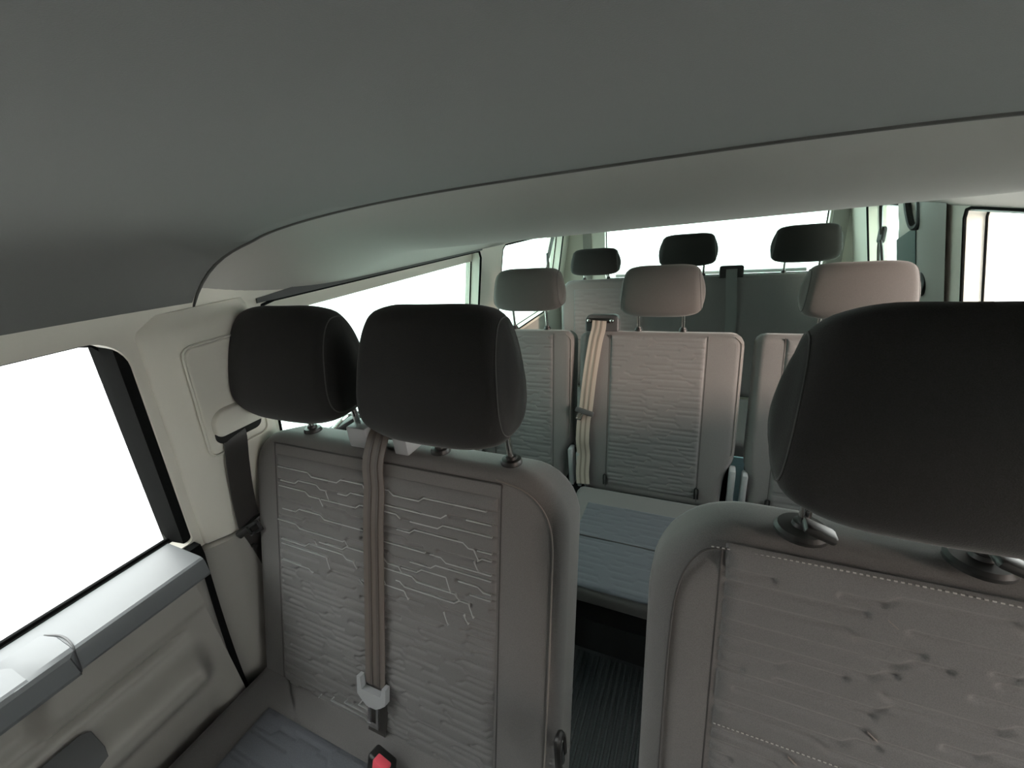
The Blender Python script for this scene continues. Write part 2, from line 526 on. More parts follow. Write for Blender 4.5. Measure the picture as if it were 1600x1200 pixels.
MB().add(*puff_vf(rrect(-0.050, 0.050, -0.018, 0.012, (0.017, 0.017, 0.005, 0.005)), wallframe(0.478, 1.058, 0.046), 0.012, 0.003, 0.002)).build('belt_slot', MAT['black'], adj)

# ---- left front door
door = thing('door_1', None, None, (-0.94, -0.1, 0.0), kind='structure')
# sill ledge
sl = [(-1.040, 0.8400), (-0.965, 0.8400), (-0.9065, 0.8385), (-0.901, 0.8355), (-0.8985, 0.829), (-0.8985, 0.800), (-0.902, 0.794), (-0.925, 0.787), (-1.040, 0.787)]
v = []; f = []
ys = [-0.70, -0.3, 0.0, 0.1, 0.2, 0.28, 0.318, 0.326, 0.328]
for j, y in enumerate(ys):
    s = 1.0 if j < len(ys) - 1 else 0.9
    for (x, z) in sl: v.append((-1.04 + (x + 1.04) * s, y, 0.812 + (z - 0.812) * s))
n = len(sl)
for j in range(len(ys) - 1):
    for i in range(n):
        a = j * n + i; b = j * n + (i + 1) % n; f.append([a, b, b + n, a + n])
f.append(list(range(n))[::-1]); f.append([(len(ys) - 1) * n + i for i in range(n)])
mk('sill_ledge', v, f, MAT['sill'], door, sharp=22)
# door card : relief surface (y,z) -> x
def card_x(y, z):
    x = -0.925
    # long pocket bulge below z=.70
    def ss(a, b, t):
        t = max(0, min(1, (t - a) / (b - a))); return t * t * (3 - 2 * t)
    endp = ss(0.275, 0.235, y)                      # bulge fades at the rear end
    bul = -0.013 * math.exp(-((z - 0.699) / 0.006) ** 2) * ss(0.262, 0.235, y) + 0.006 * ss(0.712, 0.735, z) * ss(0.60, 0.30, z * 0)
    lip = ss(0.680, 0.628, z) * ss(0.545, 0.612, z)
    x += bul + 0.046 * endp * lip
    x += -0.03 * ss(0.55, 0.40, z) * endp
    # recess behind the grab handle
    x += -0.035 * ss(0.075, 0.045, y + (0.78 - z) * 0.25) * ss(0.69, 0.73, z)
    return x
v, f = grid_vf(lambda y, z: (card_x(y, z), y, z), 120, 110, -0.62, 0.302, 0.25, 0.792)
card = mk('door_card', v, f, MAT['lower'], door, sharp=80)
# curved rear shut line : dark gap strip between door card and pillar trim
v = []; f = []
zz = np.linspace(0.25, 0.835, 24)
for z in zz:
    dy = -0.035 * math.sin(min(1, (0.81 - min(z, .81)) / 0.5) * 1.6)
    v += [(-0.955, 0.300, z), (-0.955, 0.352 + dy, z), (-0.99, 0.352 + dy, z), (-0.99, 0.300, z)]
for j in range(len(zz) - 1):
    for i in range(4):
        a = 4 * j + i; b = 4 * j + (i + 1) % 4; f.append([a, b, b + 4, a + 4])
f += [[3, 2, 1, 0], [4 * (len(zz) - 1) + i for i in range(4)]]
mk('shut_line_seal', v, f, MAT['rubber'], door)
# card's rear return lip
v = []; f = []
for z in np.linspace(0.25, 0.792, 20):
    dy = -0.035 * math.sin(min(1, (0.81 - z) / 0.5) * 1.6)
    v += [(-0.925, 0.298, z), (-0.927, 0.318 + dy, z), (-0.935, 0.330 + dy, z), (-0.965, 0.333 + dy, z)]
for j in range(19):
    for i in range(3):
        a = 4 * j + i; f.append([a, a + 1, a + 5, a + 4])
mk('card_edge', v, f, MAT['lower'], door, sharp=60)
# black window frame upright at the rear of the door glass
v = []; f = []
for z in np.linspace(0.835, 1.29, 12):
    x = XL(z)
    v += [(x - 0.072, 0.330, z), (x - 0.012, 0.338, z), (x - 0.002, 0.362, z), (x - 0.072, 0.362, z)]
for j in range(11):
    for i in range(4):
        a = 4 * j + i; b = 4 * j + (i + 1) % 4; f.append([a, b, b + 4, a + 4])
mk('window_frame', v, f, MAT['rubber'], door, sharp=50)
MB().add(*box_vf((-1.034, -0.16, 0.842), (0.005, 0.50, 0.005), bev=0.002)).build('glass_wiper_seal', MAT['rubber'], door)
# grab handle cup with its seam, set into the sill
cup = MB()
prof = [(-0.990, 0.8408), (-0.955, 0.8422), (-0.9065, 0.8408), (-0.899, 0.8365), (-0.8955, 0.830), (-0.8945, 0.797), (-0.90, 0.788), (-0.93, 0.784)]
v = []; f = []
yy = [-0.62, -0.2, 0.0, 0.05, 0.075, 0.095, 0.105, 0.110, 0.112]
for j, y in enumerate(yy):
    for i, (x, z) in enumerate(prof):
        dz = 0
        if i in (1, 2) and y < 0.06: dz = -0.028 * min(1, (0.06 - y) / 0.05)
        sh = 1 if y < 0.111 else 0.0
        v.append((x - (1 - sh) * 0.004, y + (0.008 if i in (1, 2, 3) else 0) * (1 if y > 0.09 else 0), z + dz - (1 - sh) * 0.003))
n = len(prof)
for j in range(len(yy) - 1):
    for i in range(n - 1):
        a = j * n + i; f.append([a, a + 1, a + n + 1, a + n])
h = mk('grab_handle', v, f, MAT['sill'], door, sharp=24)
MB().add(*tube_vf(smooth_path([(-0.985, 0.113, 0.840), (-0.95, 0.123, 0.841), (-0.912, 0.122, 0.840), (-0.8975, 0.117, 0.828), (-0.8965, 0.113, 0.80), (-0.905, 0.111, 0.788)], 6), 0.0016, 6)).build('handle_seam', MAT['darkgrey'], h)
# map pocket: dark mouth and moulded lip
pk = MB()
v, f = grid_vf(lambda y, t: (-0.918 + 0.02 * t, y, 0.655 - 0.05 * t + 0.0 * y), 20, 4, -0.62, 0.095)
MB().add(*puff_vf(rrect(-0.70, 0.085, -0.034, 0.030, (0.01, 0.015, 0.004, 0.01)), (Vector((-0.8955, 0, 0.658)), Vector((0, 1, 0)), Vector((0.62, 0, -0.78)).normalized() * -1, Vector((0.78, 0, 0.62)).normalized()), 0.004, 0.001, 0.001)).build('pocket_mouth', MAT['darkgrey'], door)

# ------------------------------------------------------------------ seats
class Emb:
    """embossed fabric pattern of stepped lines on a panel of size w x h (origin at its lower left)"""
    def __init__(s, w, h, seed, pitch=0.0135, grow=0.0):
        s.w, s.h = w, h
        rng = random.Random(seed)
        s.rows = []
        y = 0.012
        while y < h - 0.008:
            u = 0; lv = rng.choice((0, 1)); kn = [(0, lv)]
            jogs = []
            while True:
                u += rng.uniform(0.05, 0.16)
                if u > w - 0.015: break
                nl = 1 - lv
                kn.append((u, lv)); kn.append((u + 0.011, nl)); jogs.append((u, lv, nl)); lv = nl; u += 0.011
            kn.append((w + 0.1, lv))
            gaps = []
            g = rng.uniform(-0.1, 0.2)
            while g < w:
                gl = rng.uniform(0.02, 0.06); gaps.append((g, g + gl)); g += gl + rng.uniform(0.14, 0.36)
            s.rows.append((y, kn, jogs, gaps))
            q = max(0.0, min(1.0, (y / h - 0.45) / 0.5))
            y += pitch * (1 + grow * q) * rng.uniform(0.9, 1.1)
        s.amp = pitch * 0.62
    def line(s, r, u):
        y, kn, j, g = s.rows[r]
        return y + s.amp * (np.interp(u, [k[0] for k in kn], [k[1] for k in kn]) - 0.5)
    def mask(s, r, u):
        m = np.ones_like(u)
        for a, b in s.rows[r][3]: m *= np.clip(np.maximum(a - u, u - b) / 0.004, 0, 1)
        return m
    def height(s, U, V, depth=0.0022, sig=0.0030):
        D = np.zeros(U.shape)
        for r in range(len(s.rows)):
            L = s.line(r, U[0])[None, :]; m = s.mask(r, U[0])[None, :]
            sl_ = np.gradient(s.line(r, U[0]), U[0][1] - U[0][0])[None, :]
            D = np.maximum(D, m * (1 - 0.45 * np.clip(np.abs(sl_), 0, 1)) * np.exp(-((V - L) / (sig * np.sqrt(1 + 0.3 * sl_ ** 2))) ** 2))
        return -depth * D

def panel(emb, frame, res, m, name, parent, depth=0.0022, lift=0.005, edge=0.016):
    O, U, V, N = [np.array(a) for a in frame]
    nu = max(8, int(emb.w / res)); nv = max(8, int(emb.h / res))
    us = np.linspace(0, emb.w, nu + 1); vs = np.linspace(0, emb.h, nv + 1)
    UU, VV = np.meshgrid(us, vs)
    e = np.minimum(np.minimum(UU, emb.w - UU), np.minimum(VV, emb.h - VV))
    t = np.clip(e / edge, 0, 1); t = np.sqrt(1 - (1 - t) ** 2)
    H = -0.003 + (lift + 0.003) * t + emb.height(UU, VV, depth) * np.clip(e / 0.008, 0, 1)
    X = O[None, None] + UU[..., None] * U + VV[..., None] * V + H[..., None] * N
    verts = X.reshape(-1, 3)
    a = (np.arange(nv)[:, None] * (nu + 1) + np.arange(nu)[None, :]).reshape(-1)
    faces = np.stack([a, a + 1, a + nu + 2, a + nu + 1], 1)
    off = np.array(ORG[parent.name])
    me = bpy.data.meshes.new(name)
    me.from_pydata((verts - off).tolist(), [], faces.tolist())
    me.materials.append(m); me.shade_smooth()
    o = bpy.data.objects.new(name, me); COL.objects.link(o); o.parent = parent; ORG[o.name] = Vector(off)
    return o

def prints(emb, frame, segs, w, m, name, parent, lift=0.0052):
    """thin printed strips along row lines: segs = [(row, u0, u1)]"""
    O, U, V, N = [Vector(a) for a in frame]
    mb = MB()
    for r, u0, u1 in segs:
        if isinstance(u0, int):          # short slanted link between two rows
            uu = np.array([u1, u1 + 0.010]); ll = np.array([emb.line(r, uu)[0], emb.line(u0, uu)[1]])
        else:
            kn = [k[0] for k in emb.rows[r][1] if u0 < k[0] < u1]
            uu = np.array([u0] + kn + [u1]); ll = emb.line(r, uu)
        v = []; f = []
        for k, (u, l) in enumerate(zip(uu, ll)):
            a = max(0, k - 1); b = min(len(uu) - 1, k + 1)
            d = Vector((uu[b] - uu[a], ll[b] - ll[a])); d.normalize()
            nx, ny = -d.y * w / 2, d.x * w / 2
            for q in ((u + nx, l + ny, lift), (u - nx, l - ny, lift), (u - nx, l - ny, lift - 0.004), (u + nx, l + ny, lift - 0.004)):
                v.append(O + U * float(q[0]) + V * float(q[1]) + N * float(q[2]))
        for k in range(len(uu) - 1):
            for i in range(4):
                a = 4 * k + i; b = 4 * k + (i + 1) % 4; f.append([a, b, b + 4, a + 4])
        f += [[3, 2, 1, 0], [4 * (len(uu) - 1) + i for i in range(4)]]
        mb.add(v, f)
    if mb.v: return mb.build(name, m, parent, kind='stuff')

def headrest(parent, xc, yc, zb, zt, w, t_bot, t_top, lean, m, posts, post_z, collar_r=0.019, ctop=0.16, cbot=0.20, seam=True, n=2.7, post_y=None, label=None, taper=0.07):
    h = zt - zb; zc = (zb + zt) / 2
    NT = 64
    A = [2 * math.pi * k / NT for k in range(NT)]
    base = []
    for a in A:
        c, s_ = math.cos(a), math.sin(a)
        y = abs(c) ** (2 / n) * (1 if c > 0 else -1)
        z = abs(s_) ** (2 / n) * (1 if s_ > 0 else -1)
        q = (z + 1) / 2
        tt = (t_bot + (t_top - t_bot) * q) * (1 if c < 0 else 1 + 0.10 * math.sin(math.pi * q))
        base.append((y * tt / 2 + lean * z * h / 2, z * h / 2))
    r = 0.022
    hw = w / 2
    secs = [(hw - r) * t for t in np.linspace(0, 1, 13)]
    secs = [(x, 0.0, 1.0) for x in secs]
    for k in range(1, 6):
        a = math.pi / 2 * k / 5
        secs.append((hw - r + r * math.sin(a), r * (1 - math.cos(a)), 1.0))
    for k, sc in enumerate((0.75, 0.5, 0.25, 0.03)):
        secs.append((hw + 0.010 * (1 - sc * sc), r, sc))
    base = np.array(base)
    P0 = base.copy()
    c0 = base.mean(0)
    rings = []
    for x, d, sc in secs:
        P = inset([tuple(p) for p in base], d)
        P = c0 + (P - c0) * sc
        tx = min(1.0, max(0.0, (x - hw * 0.30) / (hw * 0.70)))
        row = []
        for y, z in P:
            k = ctop if z > 0 else cbot
            zz = z * (1 - k * tx ** 2.6)
            row.append((x * (1 - taper * (2 * zz / h)), y + 0.016 * (x / hw) ** 2, zz))
        rings.append(row)
    allr = [[(-p[0], p[1], p[2]) for p in rw] for rw in rings[::-1]] + rings[1:]
    v = []; f = []
    for rw in allr:
        for p in rw: v.append((xc + p[0], yc + p[1], zc + p[2]))
    for i in range(len(allr) - 1):
        for k in range(NT):
            l = (k + 1) % NT
            f.append([i * NT + k, i * NT + l, (i + 1) * NT + l, (i + 1) * NT + k])
    f.append(list(range(NT))[::-1]); f.append([(len(allr) - 1) * NT + k for k in range(NT)])
    hr = mk('headrest', v, f, m, parent, sharp=80)
    if label: hr['label'] = label
    if seam:
        for sd in (-1, 1):
            rw = rings[15]
            MB().add(*tube_vf([(xc + sd * p[0], yc + p[1], zc + p[2]) for p in rw], 0.0012, 6, closed=True)).build('seam', MAT['seam'], hr)
    py = yc + 0.012 if post_y is None else post_y
    for px in posts:
        MB().add(*tube_vf([(px, py + 0.012, post_z - 0.02), (px, py + 0.004, zb + 0.03)], 0.006, 12)).build('post', MAT['chrome'], hr)
        MB().add(*lathe_vf((px, py + 0.011, post_z - 0.004), (0, 0.05, 1), [(collar_r, 0), (collar_r, 0.004), (collar_r * 0.88, 0.008), (0.0105, 0.009), (0.0095, 0.014), (0.0065, 0.015)], 24)).build('post_guide', MAT['black'], parent)
    return hr

def seat_frame(x0, yt, zt, k):
    """frame whose v axis runs up the backrest; v=0 at height 0 measured on the slope from the top"""
    L = math.hypot(1, k)
    V = Vector((0, k, 1)) / L; N = Vector((0, -1, k)) / L
    return V, N, L

def backrest(parent, x0, x1, yt, zt, zb, k, th, pan, emb, res, rtop=0.05, rf=0.035, outline=None, pm=None, fm=None, lift=0.005, pdepth=0.0036):
    V, N, L = seat_frame(0, yt, zt, k)
    hgt = (zt - zb) * L
    O = Vector((0, yt - k * (zt - zb), zb))            # point on the front plane at the bottom
    U = Vector((1, 0, 0))
    ol = outline(hgt) if outline else rrect(x0, x1, 0, hgt, (0.03, 0.03, rtop, rtop), 8)
    body = MB().add(*puff_vf(ol, (O, U, V, N), th, rf, 0.03, 0.0, n=140)).build('backrest', fm or MAT['fabric'], parent, sharp=60)
    px0, px1, pz0, pz1 = pan
    fr = (O + U * px0 + V * ((pz0 - zb) * L), U, V, N)
    pn = panel(emb, fr, res, pm or MAT['insert'], 'backrest_insert', parent, lift=lift, depth=pdepth)
    return body, pn, fr, (O, U, V, N, L)

# ---------------- left front double seat
B = thing('front_double_seat', 'dark grey front double seat with two headrests beside the left door', 'seat', (-0.55, 0.35, 0.0))
emb1 = Emb(0.545, 0.56, 5, pitch=0.0125, grow=0.9)
e1w = (-0.838, -0.293)
body, pn, fr1, fB = backrest(B, -0.925, -0.178, 0.515, 1.035, 0.42, 0.30, 0.115, (-0.838, -0.293, 0.455, 1.008), emb1, 0.0018, rtop=0.09, rf=0.032, pdepth=0.0042)
def fpt(fB, x, z, w=0.0, zb=0.42):
    O, U, V, N, L = fB
    return O + U * x + V * ((z - zb) * L) + N * w
nrow = len(emb1.rows)
segs = []
rng = random.Random(11)
for i, r in enumerate(range(nrow - 1, max(0, nrow - 13), -1)):
    p = 0.98 - 0.045 * i
    u = rng.uniform(0.0, 0.02)
    while u < emb1.w - 0.03:
        ln = rng.uniform(0.12, 0.34) * (1 - 0.04 * i)
        if rng.random() < p: segs.append((r, u, min(u + ln, emb1.w - 0.010)))
        if rng.random() < 0.65 and r > 0 and u + ln < emb1.w - 0.03: segs.append((r, r - 1, u + ln))
        u += ln + rng.uniform(0.004, 0.04)
for r in (0, 1, 2, 3):
    segs.append((r, 0.11 + 0.04 * r, 0.27))
    segs.append((r, r + 1, 0.11 + 0.04 * r))
prints(emb1, fr1, segs, 0.0023, MAT['print'], 'printed_lines', B)
# outer seam curving over the right shoulder and down the bolster
sp = smooth_path([fpt(fB, x, z, 0.001) for x, z in ((-0.300, 1.020), (-0.25, 1.010), (-0.215, 0.985), (-0.198, 0.94), (-0.196, 0.85), (-0.196, 0.65), (-0.200, 0.46))], 8)
MB().add(*tube_vf(sp, 0.0014, 6)).build('piping', MAT['pipe'], B)
for x in (-0.842, -0.289):
    MB().add(*tube_vf([fpt(fB, x, z, -0.001) for z in np.linspace(0.45, 1.012, 14)], 0.0018, 6)).build('seam', MAT['seam'], B)
MB().add(*tube_vf([fpt(fB, x, 1.013, 0.0005) for x in np.linspace(-0.842, -0.289, 20)], 0.0018, 6)).build('seam', MAT['seam'], B)
headrest(B, -0.747, 0.528, 1.084, 1.305, 0.275, 0.140, 0.085, 0.12, MAT['head'], (-0.772, -0.628), 1.030, post_y=0.545)
headrest(B, -0.404, 0.528, 1.079, 1.305, 0.275, 0.140, 0.085, 0.12, MAT['head'], (-0.437, -0.291), 1.030, post_y=0.545)
# belt outlet housing on top of the backrest
gh = MB()
gh.add(*box_vf((-0.607, 0.553, 1.048), (0.024, 0.030, 0.022), bev=0.003)); gh.add(*box_vf((-0.503, 0.553, 1.048), (0.016, 0.030, 0.022), bev=0.003))
gh.add(*box_vf((-0.556, 0.575, 1.060), (0.068, 0.010, 0.034), bev=0.003))
gh.build('belt_outlet', MAT['grey'], B)
# cushion
cO = (Vector((0, 0.40, 0.475)), Vector((1, 0, 0)), Vector((0, -1, 0.02)).normalized(), Vector((0, 0.02, 1)).normalized())
def flipU(fr):  # keep (U,V,N) right handed with v running forward
    return fr
v, f = puff_vf(rrect(-0.925, -0.178, -0.02, 0.47, (0.02, 0.02, 0.06, 0.06), 8), cO, 0.16, 0.035, 0.02, 0.0, n=120)
mk('seat_cushion', v, f, MAT['fabric'], B, sharp=60)
embc = Emb(0.50, 0.34, 21, pitch=0.022)
panel(embc, (Vector((-0.815, 0.288, 0.4785)), Vector((1, 0, 0)), Vector((0, -1, 0.02)).normalized(), Vector((0, 0.02, 1)).normalized()), 0.003, MAT['cush'], 'cushion_insert', B, depth=0.004, lift=0.006)
MB().add(*box_vf((-0.55, 0.18, 0.16), (0.34, 0.20, 0.16), bev=0.02)).build('seat_base', MAT['black'], B)
# recline lever at the inner side
MB().add(*tube_vf(smooth_path([(-0.166, 0.385, 0.60), (-0.160, 0.372, 0.655), (-0.160, 0.365, 0.682), (-0.160, 0.352, 0.684), (-0.160, 0.348, 0.655), (-0.164, 0.355, 0.60)], 6), 0.006, 8)).build('recline_lever', MAT['black'], B)
MB().add(*box_vf((-0.156, 0.356, 0.655), (0.002, 0.004, 0.025), bev=0.001)).build('lever_inlay', MAT['chrome'], B)

# ---------------- driver's seat
D = thing('driver_seat', 'dark grey driver seat with big shaded dark headrest nearest the camera', 'seat', (0.18, 0.30, 0.0))
emb2 = Emb(0.29, 0.60, 8, pitch=0.0145, grow=0.5)
bodyD, pnD, fr2, fD = backrest(D, -0.047, 0.407, 0.428, 1.068, 0.42, 0.22, 0.12, (0.037, 0.327, 0.47, 1.045), emb2, 0.0022, rtop=0.11, rf=0.045, lift=0.004, pdepth=0.0034)
jg = []
for r, (y, kn, jogs, gp) in enumerate(emb2.rows):
    for (u, a, b) in jogs:
        if a > b and y > 0.28 and rng.random() < 0.45: jg.append((r, u + 0.001, u + 0.010))
prints(emb2, fr2, jg, 0.0010, MAT['pipe'], 'printed_ticks', D, lift=0.0044)
def dashes(pts, ln, gap, r, name, parent, m):
    P = smooth_path(pts, 24); d = [0]
    for a, b in zip(P, P[1:]): d.append(d[-1] + (b - a).length)
    mb = MB(); s = 0
    A = np.array([list(p) for p in P])
    at = lambda q: tuple(np.interp(q, d, A[:, i]) for i in range(3))
    while s + ln < d[-1]:
        mb.add(*tube_vf([at(s), at(s + ln)], r, 5)); s += ln + gap
    return mb.build(name, m, parent, kind='stuff')
dashes([fpt(fD, x, z, 0.001) for x, z in ((0.022, 1.050), (0.08, 1.052), (0.16, 1.053), (0.25, 1.053), (0.34, 1.050))], 0.0028, 0.0026, 0.0008, 'stitching', D, MAT['thread'])
dashes([fpt(fD, x, z, 0.0055) for x, z in ((0.040, 0.828), (0.12, 0.829), (0.20, 0.829), (0.32, 0.828))], 0.0026, 0.0024, 0.0006, 'stitching', D, MAT['thread'])
MB().add(*tube_vf([fpt(fD, 0.033, z, -0.001) for z in np.linspace(0.46, 1.05, 14)], 0.0016, 6)).build('seam', MAT['seam'], D)
MB().add(*tube_vf(smooth_path([fpt(fD, x, z, 0.0) for x, z in ((0.04, 1.051), (0.012, 1.040), (-0.008, 1.00), (-0.016, 0.92), (-0.018, 0.7), (-0.018, 0.5))], 8), 0.0014, 6)).build('seam', MAT['seam'], D)
headrest(D, 0.203, 0.445, 1.113, 1.320, 0.252, 0.125, 0.070, 0.12, MAT['head'], (0.112, 0.258), 1.066, collar_r=0.027, taper=0.10, ctop=0.28, cbot=0.30, post_y=0.452)
MB().add(*box_vf((0.184, 0.43, 1.118), (0.020, 0.010, 0.006), bev=0.002)).build('release_block', MAT['black'], D)
for px in (0.112, 0.258):
    MB().add(*box_vf((px + 0.010, 0.440, 1.084), (0.016, 0.010, 0.005), ax=((0.93, 0, -0.36), (0, 1, 0), (0.36, 0, 0.93)), bev=0.004)).build('guide_clip', MAT['black'], D)
v, f = puff_vf(rrect(-0.047, 0.407, -0.02, 0.45, (0.02, 0.02, 0.06, 0.06), 8), (Vector((0, 0.31, 0.475)), Vector((1, 0, 0)), Vector((0, -1, 0.02)).normalized(), Vector((0, 0.02, 1)).normalized()), 0.14, 0.035, 0.02, 0.0, n=100)
mk('seat_cushion', v, f, MAT['fabric'], D, sharp=60)
MB().add(*box_vf((0.18, 0.10, 0.17), (0.19, 0.18, 0.17), bev=0.02)).build('seat_base', MAT['black'], D)

# ---------------- second row
def row2(name, label, x0, x1, px0, px1, hx, hw, hzb, hzt, seed, posts, notch=True):
    t = thing(name, label, 'seat', ((x0 + x1) / 2, 1.2, 0.0), group=None)
    e = Emb(px1 - px0, 0.585, seed, pitch=0.0155, grow=0.4)
    def ol(h):
        n_ = 0.035
        pts = [(x0 + 0.03, 0.0), (x1 - 0.055, 0.0), (x1 - 0.035, 0.015), (x1 - 0.030, 0.10), (x1 - 0.022, 0.145), (x1 - 0.004, 0.185), (x1, 0.22), (x1, h - 0.04)]
        pts += [(x1 - 0.04 + 0.04 * math.cos(a), h - 0.04 + 0.04 * math.sin(a)) for a in np.linspace(0.2, math.pi / 2, 6)]
        pts += [(x0 + 0.03 - 0.03 * math.sin(a), h - 0.03 + 0.03 * math.cos(a)) for a in np.linspace(0, math.pi / 2, 5)]
        pts += [(x0, 0.20), (x0 + 0.012, 0.14), (x0 + 0.018, 0.03)]
        return pts
    b, p, fr, F = backrest(t, x0, x1, 1.50, 0.995, 0.375, 0.20, 0.10, (px0, px1, 0.41, 0.985), e, 0.0033, outline=ol, rf=0.028, pdepth=0.0024)
    jj = []
    for r, (y, kn, jogs, gp) in enumerate(e.rows):
        for (u, a, bb) in jogs:
            if rng.random() < 0.35: jj.append((r, u + 0.001, u + 0.010))
    prints(e, fr, jj, 0.0014, MAT['pipe'], 'printed_ticks', t)
    for x in (px0 - 0.003, px1 + 0.003):
        MB().add(*tube_vf([fpt(F, x, z, -0.001, 0.375) for z in np.linspace(0.40, 0.985, 14)], 0.0018, 6)).build('seam', MAT['seam'], t)
        MB().add(*tube_vf(smooth_path([fpt(F, x - 0.006, 0.412, 0.005, 0.375), fpt(F, x - 0.006, 0.450, 0.010, 0.375), fpt(F, x + 0.004, 0.450, 0.010, 0.375), fpt(F, x + 0.004, 0.412, 0.005, 0.375)], 5), 0.0032, 6)).build('child_seat_anchor_tag', MAT['black'], t)
    MB().add(*tube_vf(smooth_path([fpt(F, x, z, -0.004, 0.375) for x, z in ((x1 - 0.03, 0.985), (x1 - 0.012, 0.965), (x1 - 0.009, 0.93), (x1 - 0.009, 0.62), (x1 - 0.018, 0.575), (x1 - 0.032, 0.54))], 6), 0.0016, 6)).build('piping', MAT['pipe'], t)
    headrest(t, hx, 1.515, hzb, hzt, hw, 0.115, 0.085, 0.06, MAT['head2'], posts, 0.993, collar_r=0.014, post_y=1.535)
    # cushion
    cx0, cx1 = x0 + 0.01, x1 - 0.02
    cf = (Vector((0, 1.36, 0.398)), Vector((1, 0, 0)), Vector((0, -1, 0.0)), Vector((0, 0, 1)))
    v, f = puff_vf(rrect(cx0, cx1, -0.02, 0.475, (0.03, 0.03, 0.05, 0.05), 8), cf, 0.065, 0.028, 0.015, 0.0, n=110)
    mk('seat_cushion', v, f, MAT['fabric'], t, sharp=60)
    ec = Emb(px1 - px0 + 0.10, 0.385, seed + 50, pitch=0.024)
    panel(ec, (Vector((px0 - 0.045, 1.275, 0.397)), Vector((1, 0, 0)), Vector((0, -1, 0)), Vector((0, 0, 1))), 0.004, MAT['cush'], 'cushion_insert', t, depth=0.003, lift=0.006)
    MB().add(*tube_vf([(px0 - 0.045 + s * (px1 - px0 + 0.10), 1.09, 0.4035) for s in np.linspace(0, 1, 8)], 0.0022, 6)).build('cushion_seam', MAT['seam'], t)
    MB().add(*box_vf(((cx0 + cx1) / 2, 1.13, 0.272), ((cx1 - cx0) / 2 - 0.02, 0.21, 0.060), bev=0.02)).build('seat_base', MAT['black'], t)
    for x in (cx0 + 0.06, cx1 - 0.06):
        for y in (1.08, 1.30):
            MB().add(*tube_vf([(x, y, 0.21), (x, y + 0.03, 0.0)], 0.014, 10)).build('leg', MAT['black'], t)
    # hinge cover beside the lower backrest
    MB().add(*box_vf((x1 - 0.003, 1.415, 0.455), (0.010, 0.022, 0.085), bev=0.006)).build('hinge_cover', MAT['grey'], t)
    MB().add(*box_vf((x0 + 0.006, 1.415, 0.448), (0.009, 0.022, 0.080), bev=0.006)).build('hinge_cover', MAT['grey'], t)
    return t, F
MAT['head2'] = mat('lit_headrest_fabric', (0.105, 0.097, 0.093), 0.9, bump=0.25, nscale=900, sheen=0.2, spec=0.15, var=0.12)  # headrest fabric again, the second row's stronger light put into the colour
r2l, F2l = row2('second_row_seat', 'grey second row seat at left window, mostly hidden behind front headrest', -0.885, -0.460, -0.80, -0.540, -0.640, 0.27, 1.072, 1.232, 31, (-0.722, -0.580))
r2c, F2c = row2('second_row_seat', 'brown grey centre second row seat with brightly lit belt and visible blue grey cushion', -0.437, 0.118, -0.318, 0.004, -0.150, 0.256, 1.052, 1.222, 37, (-0.226, -0.075))
r2r, F2r = row2('second_row_seat', 'grey second row seat partly hidden by the driver headrest', 0.148, 0.63, 0.230, 0.55, 0.390, 0.262, 1.045, 1.207, 43, (0.315, 0.465))
# belt outlet on the centre seat's left shoulder
bo = MB()
MB().add(*puff_vf(rrect(-0.062, 0.062, 0, 0.062, (0.004, 0.004, 0.02, 0.02)), (Vector((-0.357, 1.520, 0.990)), Vector((1, 0, 0)), Vector((0, 0.15, 1)).normalized(), Vector((0, -1, 0.15)).normalized()), 0.05, 0.006, 0.006)).build('belt_outlet', MAT['darkgrey'], r2c)
MB().add(*tube_vf([(-0.405, 1.515, 1.033), (-0.312, 1.515, 1.033)], 0.009, 10)).build('belt_roller', MAT['black'], r2c)
for x in (-0.400, -0.316):
    MB().add(*lathe_vf((x, 1.507, 1.034), (0, -1, 0), [(0.007, 0), (0.006, 0.003), (0.003, 0.005)], 12)).build('outlet_screw', MAT['chrome'], r2c)

# ---------------- third row bench
T = thing('third_row_bench', 'dark teal grey rear bench with three shaded dark headrests before the tailgate', 'seat', (-0.12, 2.3, 0.0))
emb3 = Emb(0.40, 0.30, 61, pitch=0.022)
b3, p3, fr3, F3 = backrest(T, -0.80, 0.66, 2.40, 1.045, 0.42, 0.15, 0.11, (-0.72, -0.32, 0.70, 1.02), emb3, 0.006, rtop=0.07, rf=0.03)
for hx, hzb, hzt, posts in ((-0.597, 1.068, 1.212, (-0.665, -0.527)), (-0.116, 1.095, 1.254, (-0.185, -0.036)), (0.392, 1.092, 1.258, (0.320, 0.460))):
    headrest(T, hx, 2.41, hzb, hzt, 0.262, 0.105, 0.075, 0.05, MAT['head'], posts, 1.042, collar_r=0.012, post_y=2.43)
MB().add(*puff_vf(rrect(-0.055, 0.055, 0, 0.060, (0.004, 0.004, 0.012, 0.012)), (Vector((0.093, 2.400, 1.030)), Vector((1, 0, 0)), Vector((0, 0.1, 1)).normalized(), Vector((0, -1, 0.1)).normalized()), 0.05, 0.006, 0.006)).build('belt_outlet', MAT['black'], T)
v, f = puff_vf(rrect(-0.80, 0.66, -0.02, 0.48, (0.03, 0.03, 0.05, 0.05), 8), (Vector((0, 2.30, 0.42)), Vector((1, 0, 0)), Vector((0, -1, 0)), Vector((0, 0, 1))), 0.14, 0.035, 0.02, 0.0, n=110)
mk('seat_cushion', v, f, MAT['fabric'], T, sharp=60)
MB().add(*box_vf((-0.07, 2.08, 0.14), (0.66, 0.18, 0.145), bev=0.01)).build('seat_base', MAT['black'], T)

